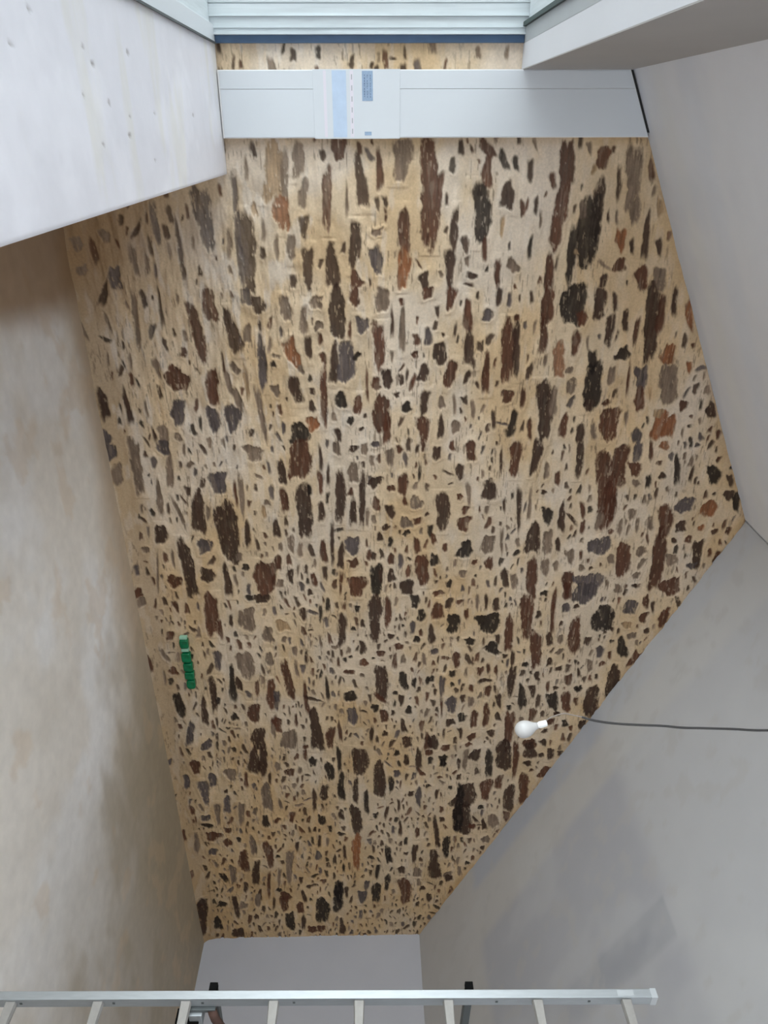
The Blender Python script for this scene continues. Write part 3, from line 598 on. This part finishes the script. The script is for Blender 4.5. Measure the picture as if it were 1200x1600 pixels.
# ------------------------------------------------------------------ plastered ledge under the window
def build_ledge():
    ys = np.arange(WY0, D - .004, .012); prof = []
    x0, x1 = XW + .001, .206
    xs = np.linspace(x0, x1, 90)
    U, Y = np.meshgrid(xs, ys, indexing='ij')
    a = fbm(U, Y, .25, .3, 401, 5); b = fbm(U, Y, .04, .04, 411, 3); g = fbm(U, Y, .5, .12, 421, 4)
    base = np.array((.745, .735, .785)); warm = np.array((.72, .70, .67)); pale = np.array((.80, .79, .84))
    col = base + (pale - base) * sstep(.5, .7, a)[..., None] + (warm - base) * (sstep(.55, .75, g) * .7)[..., None]
    # small pits and specks
    spots = [(-.154, 1.763), (-.185, 2.201), (-.151, 2.255), (-.077, 2.140), (-.065, 2.344), (-.204, 2.599), (-.033, 2.522), (.037, 2.236), (.019, 2.492), (-.046, 2.818), (-.228, 1.892), (-.049, 3.425), (.094, 2.746)]
    pit = np.zeros_like(U)
    for k, (sx, sy) in enumerate(spots):
        pit = np.maximum(pit, sstep(1.0, .45, np.hypot((U - sx) / (.008 if k not in (4, 5) else .011), (Y - sy) / (.010 + .004 * (k % 3)))))
    col = col * (1 - .62 * pit[..., None]) + np.array((.25, .22, .20)) * .62 * pit[..., None]
    P = np.stack([U, Y, SILL + .002 * (a - .5) - .003 * pit], -1)
    P[..., 2] -= .002 * sstep(x1 - .006, x1, U)
    me = grid_mesh('ledge_top', P, col)
    bm = bmesh.new(); bm.from_mesh(me)
    dl = bm.loops.layers
    vs = add_box(bm, (x0, WY0, .001), (x1, D - .006, SILL - .004))
    bmesh.ops.recalc_face_normals(bm, faces=[f for f in bm.faces if all(v in vs for v in f.verts)])
    me2 = bpy.data.meshes.new('window_ledge'); bm.to_mesh(me2); bm.free()
    ca = me2.color_attributes.get('tint')
    if ca is not None:
        n_ = len(me2.vertices); arr = np.zeros(n_ * 4, np.float32); ca.data.foreach_get('color', arr); arr = arr.reshape(-1, 4)
        arr[-8:] = (.70, .67, .62, 1); ca.data.foreach_set('color', arr.ravel())
    m_ = mat('rubbed_white_plaster', (.7, .7, .7), rough=.5, attr='tint', noise=.035, nscale=9, bump=.05, bscale=30, spec=.4)
    o = link('plastered_ledge', me2, m_)
    tag(o, 'broad white plastered ledge with a pitted top running under the window', 'ledge')

# ------------------------------------------------------------------ white cable trunking up the stone wall
def build_trunking():
    x0, x1 = XL + .003, .044
    yf = D - .048
    T = empty('cable_trunking', (x0 + .15, D, SILL), 'wide white plastic cable trunking standing on the ledge against the stone wall', 'cable trunking')
    inv = Matrix.Translation(-Vector(T.location))
    def pr(name, pts, ya, yb, m_, bevel=0.0, parent=T):
        bm = bmesh.new(); prism_y(bm, pts, ya, yb); bmesh.ops.transform(bm, matrix=inv, verts=bm.verts)
        return bm_obj(name, bm, m_, parent, bevel=bevel)
    g = .004
    xs = -.166
    ct = lambda x, d=0: ceil_z(x) - .012 - d
    pr('back_channel', [(x0, SILL + .004), (x1, SILL + .004), (x1, ct(x1)), (x0, ct(x0))], yf + .006, D - .001, M_PVC2)
    pr('narrow_cover', [(x0 + g, SILL + .012), (xs - .001, SILL + .012), (xs - .001, ct(xs, .004)), (x0 + g, ct(x0, .004))], yf, yf + .0055, M_PVC, .0012)
    pr('wide_cover', [(xs + .001, SILL + .012), (x1 - g, SILL + .012), (x1 - g, ct(x1, .004)), (xs + .001, ct(xs, .004))], yf, yf + .0055, M_PVC, .0012)
    z0, z1 = EYE - .272, EYE + .147
    j = pr('joint_cover', [(x0 - .001, z0), (x1 + .003, z0), (x1 + .003, z1), (x0 - .001, z1)], yf - .0045, yf - .0002, M_PVC, .001)
    def strip(name, za, zb, m_, xa=x0 + .004, xb=x1 - .004, d=.0008, e=0.0):
        return pr(name, [(xa, za), (xb, za), (xb, zb), (xa, zb)], yf - .0045 - d, yf - .0047 + e, m_, parent=j)
    def wrap(o): return o
    strip('tape', EYE - .222, EYE - .208, M_LABELP)
    strip('film_strip', EYE - .180, EYE - .112, M_LABELL)
    strip('perforated_tape', EYE - .094, EYE - .078, M_LABELP)
    lb = strip('printed_label', EYE - .036, EYE + .016, M_LABELB, x0 + .006, x0 + .006 + .125)
    # three printed lines and a row of short bars
    bm = bmesh.new()
    for q, (za, zb) in enumerate(((-.026, -.022), (-.012, -.009), (.003, .006))):
        for r_ in range(9):
            xa = x0 + .022 + r_ * .011
            add_box(bm, (xa, yf - .0060, EYE + za), (xa + (.008 if (r_ * 3 + q) % 4 else .004), yf - .00535, EYE + zb), inv)
    bm_obj('label_print', bm, M_INK, j)
    strip('small_mark', EYE - .026, EYE + .008, M_LABELB, x1 - .028, x1 - .012)
    # perforations
    for r_ in range(6):
        xa = x0 + .02 + r_ * .046
        bm = bmesh.new(); add_box(bm, (xa, yf - .0060, EYE - .088), (xa + .022, yf - .00535, EYE - .083), inv)
        bm_obj('perforation', bm, M_FRAME, j)
    # dark strip painted as the shade where the covers stop short of the board
    pr('gap_shade_strip', [(x0 + .004, ct(x0) + .001), (x1 - .02, ct(x1 - .02) + .001), (x1 - .02, ct(x1 - .02, -.011)), (x0 + .004, ct(x0, -.011))], yf + .002, yf + .008, M_GAPSHADE)

# ------------------------------------------------------------------ green glass blocks set low in the wall
def build_blocks():
    data = [((3.142, .233), (3.222, .294)), ((3.262, .229), (3.350, .297)), ((3.354, .231), (3.430, .299)), ((3.434, .231), (3.503, .300)), ((3.508, .234), (3.592, .298))]
    labels = ['green glass block set alone beside the row, with a pale edge',
              'green glass block nearest the lone one, first of the touching four in the stone wall',
              'green glass block second in the touching four, between two others in the stone wall',
              'green glass block third in the touching four, with a bright glint on its face',
              'green glass block at the far end of the touching four, rounded at its free end']
    for k, ((xa, za), (xb, zb)) in enumerate(data):
        bm = bmesh.new()
        cx, cz = (xa + xb) / 2, (za + zb) / 2; hx, hz = (xb - xa) / 2 - .002, (zb - za) / 2
        rings = []
        for (s, y) in ((.96, D + .02), (1.0, D - .026), (.97, D - .034), (.86, D - .039), (.62, D - .037), (.30, D - .034)):
            ring = []
            for t in range(28):
                an = t * 2 * math.pi / 28
                e = .42 if k < 4 else .62
                c_, s_ = math.cos(an), math.sin(an)
                ring.append(bm.verts.new((hx * s * math.copysign(abs(c_) ** e, c_), y - D, hz * s * math.copysign(abs(s_) ** e, s_))))
            rings.append(ring)
        for a, b in zip(rings, rings[1:]):
            for t in range(28): bm.faces.new((a[t], a[(t + 1) % 28], b[(t + 1) % 28], b[t]))
        bm.faces.new(rings[0][::-1]); bm.faces.new(rings[-1])
        o = bm_obj('glass_block', bm, M_GREEN, smooth=True)
        o.location = (cx, D, cz)
        tag(o, labels[k], 'glass block', 'green glass blocks in the stone wall')
        if k == 0:
            for (q0, q1) in ((-hx - .022, -hx - .002), (hx + .003, hx + .030)):
                bm = bmesh.new(); add_box(bm, (q0, -.034, -hz * .85), (q1, -.005, hz * .85))
                bm_obj('pale_edge', bm, M_GREENRIM, o, bevel=.003)  # pale strip on either side of the lone block

# ------------------------------------------------------------------ hanging bulb
def build_bulb():
    top = (1.90, 1.915, ceil_z(1.90) - .002)
    L_ = empty('hanging_bulb', top, 'bare white light bulb hanging from the ceiling on a dark cord', 'light bulb')
    o_ = Vector(top)
    def loc(p): return Vector(p) - o_
    pts = [(1.861, 1.945, EYE + .673), (1.864, 1.942, EYE + .700), (1.871, 1.937, EYE + .74), (1.884, 1.931, EYE + .788), (1.893, 1.925, EYE + .86), (1.898, 1.921, EYE + .949),
           (1.900, 1.917, EYE + 1.03), (1.907, 1.914, EYE + 1.10), (1.909, 1.912, EYE + 1.179), (1.911, 1.908, EYE + 1.28), (1.916, 1.904, EYE + 1.409), (1.912, 1.909, EYE + 1.7), (1.90, 1.915, top[2] - EYE + EYE)]
    def smooth(ps, k=6):
        ps = [Vector(p) for p in ps]; out = []
        for i in range(len(ps) - 1):
            p0, p1, p2, p3 = ps[max(i - 1, 0)], ps[i], ps[i + 1], ps[min(i + 2, len(ps) - 1)]
            for q in range(k):
                t = q / k
                out.append(.5 * ((2 * p1) + (p2 - p0) * t + (2 * p0 - 5 * p1 + 4 * p2 - p3) * t * t + (3 * p1 - p0 - 3 * p2 + p3) * t ** 3))
        out.append(ps[-1]); return out
    bm = bmesh.new(); tube(bm, [loc(p) for p in smooth(pts[2:])], .0042, 10); bm_obj('cord', bm, M_CORD, L_, smooth=True)
    bm = bmesh.new()
    w1 = [pts[2], pts[1], pts[0], (1.872, 1.938, EYE + .628), (1.888, 1.931, EYE + .606)]
    tube(bm, [loc(p) for p in smooth(w1)], .0022, 8)
    bm_obj('wire', bm, M_WIRE, L_, smooth=True)
    a = Vector((1.8905, 1.930, EYE + .614)); b = Vector((1.916, 1.919, EYE + .511)); ax = (b - a).normalized()
    bm = bmesh.new()
    tube(bm, [loc(a + ax * t) for t in (0, .002, .028, .030, .036)], [.009, .0115, .0125, .0105, .0105], 24)
    bm_obj('lampholder', bm, M_SOCK, L_, smooth=False)
    bm = bmesh.new(); ts = []; rs = []
    for t, r in ((.034, .0118), (.044, .0135), (.052, .0180), (.060, .0235), (.069, .0278), (.079, .0302), (.089, .0305), (.098, .0286), (.106, .0245), (.112, .0185), (.1165, .0110), (.1185, .0025)):
        ts.append(loc(a + ax * t)); rs.append(r)
    tube(bm, ts, rs, 32)
    bm_obj('globe', bm, M_BULB, L_, smooth=True)

# ------------------------------------------------------------------ ladder
def build_ladder():
    lean = math.atan2(.057, 2.08)
    base = Vector((2.408, 0, 0))
    T = empty('ladder', (2.43, 1.12, 0), 'aluminium ladder with pale rungs standing upright in front of the low grey wall', 'ladder')
    rot = Matrix.Translation(Vector((2.408 - 2.43, -1.12, 0))) @ Matrix.Rotation(lean, 4, 'Y')
    H = EYE + .897
    def part(name, bm, m_, parent=T, bevel=0.0, smooth=False):
        bmesh.ops.transform(bm, matrix=rot, verts=bm.verts)
        return bm_obj(name, bm, m_, parent, bevel=bevel, smooth=smooth)
    for (ya, yb) in ((1.310, 1.336), (.904, .930)):
        bm = bmesh.new()
        add_box(bm, (0, ya, .012), (.042, yb, H))
        r = part('rail', bm, M_ALU, bevel=.002)
        bm = bmesh.new(); add_box(bm, (-.001, ya - .0015, H - .016), (.0435, yb + .0015, H + .004)); part('end_cap', bm, M_FRAME, r, .001)
        bm = bmesh.new(); add_box(bm, (-.003, ya - .003, .0), (.045, yb + .003, .045)); part('foot', bm, M_BLACK, r, .003)
        for zz in (.47, .76, 1.04, 1.33, 1.98, 2.28):
            bm = bmesh.new(); add_box(bm, (.017, ya - .0015, zz - .004), (.025, ya, zz + .004)); part('rivet', bm, M_DKSTEEL, r)
    for zc in (-1.44, -1.160, -.888, -.612, -.334, -.062, .224, .512, .800):
        z = EYE + zc
        bm = bmesh.new(); N = 14
        prev = None
        for i in range(N + 1):
            y = .9305 + (1.3095 - .9305) * i / N; t = abs(i / N * 2 - 1)
            hz = .0145 + .0035 * t ** 3
            ring = [bm.verts.new(v) for v in ((.008, y, z - hz * .8), (.022, y, z - hz), (.038, y, z - hz * .7), (.038, y, z + hz * .7), (.022, y, z + hz), (.008, y, z + hz * .8))]
            if prev:
                for k in range(6): bm.faces.new((prev[k], prev[(k + 1) % 6], ring[(k + 1) % 6], ring[k]))
            else: bm.faces.new(ring[::-1])
            prev = ring
        bm.faces.new(prev)
        part('rung', bm, M_RUNG, bevel=.001)
    # label near the top of the far rail
    bm = bmesh.new(); add_box(bm, (-.0006, 1.314, H - .125), (0, 1.332, H - .072)); part('sticker', bm, M_FRAME)
    # two cross bars fixed behind the rail, ends capped black
    for zc, m_ in ((.296, M_DKSTEEL), (-.533, M_DKSTEEL)):
        z = EYE + zc
        bm = bmesh.new(); add_box(bm, (.030, 1.3365, z - .012), (.62, 1.3645, z + .012)); r = part('cross_bar', bm, m_, bevel=.002)
        bm = bmesh.new(); add_box(bm, (.008, 1.3365, z - .013), (.030, 1.366, z + .013)); part('end_cap', bm, M_BLACK, r, .002)
    z = EYE - .575
    bm = bmesh.new(); add_box(bm, (.044, 1.300, z - .038), (.060, 1.345, z + .055)); h = part('latch', bm, M_DKSTEEL, bevel=.003)
    bm = bmesh.new(); add_box(bm, (.058, 1.29, z - .030), (.110, 1.33, z + .012)); part('latch_plate', bm, M_ALU, h, .003)
    bm = bmesh.new(); add_box(bm, (.088, 1.285, z - .075), (.098, 1.33, z + .0)); part('latch_pin', bm, M_BLACK, h, .002)
    bm = bmesh.new(); tube(bm, [(.05, 1.30, z + .045), (.09, 1.30, z + .050), (.14, 1.295, z + .070), (.24, 1.29, z + .085)], .014, 10); part('strap', bm, M_BROWN, h, smooth=True)

build_floor(); build_ceiling(); build_walls(); build_window()
build_stone_wall()
build_ledge(); build_trunking(); build_blocks(); build_bulb(); build_ladder()
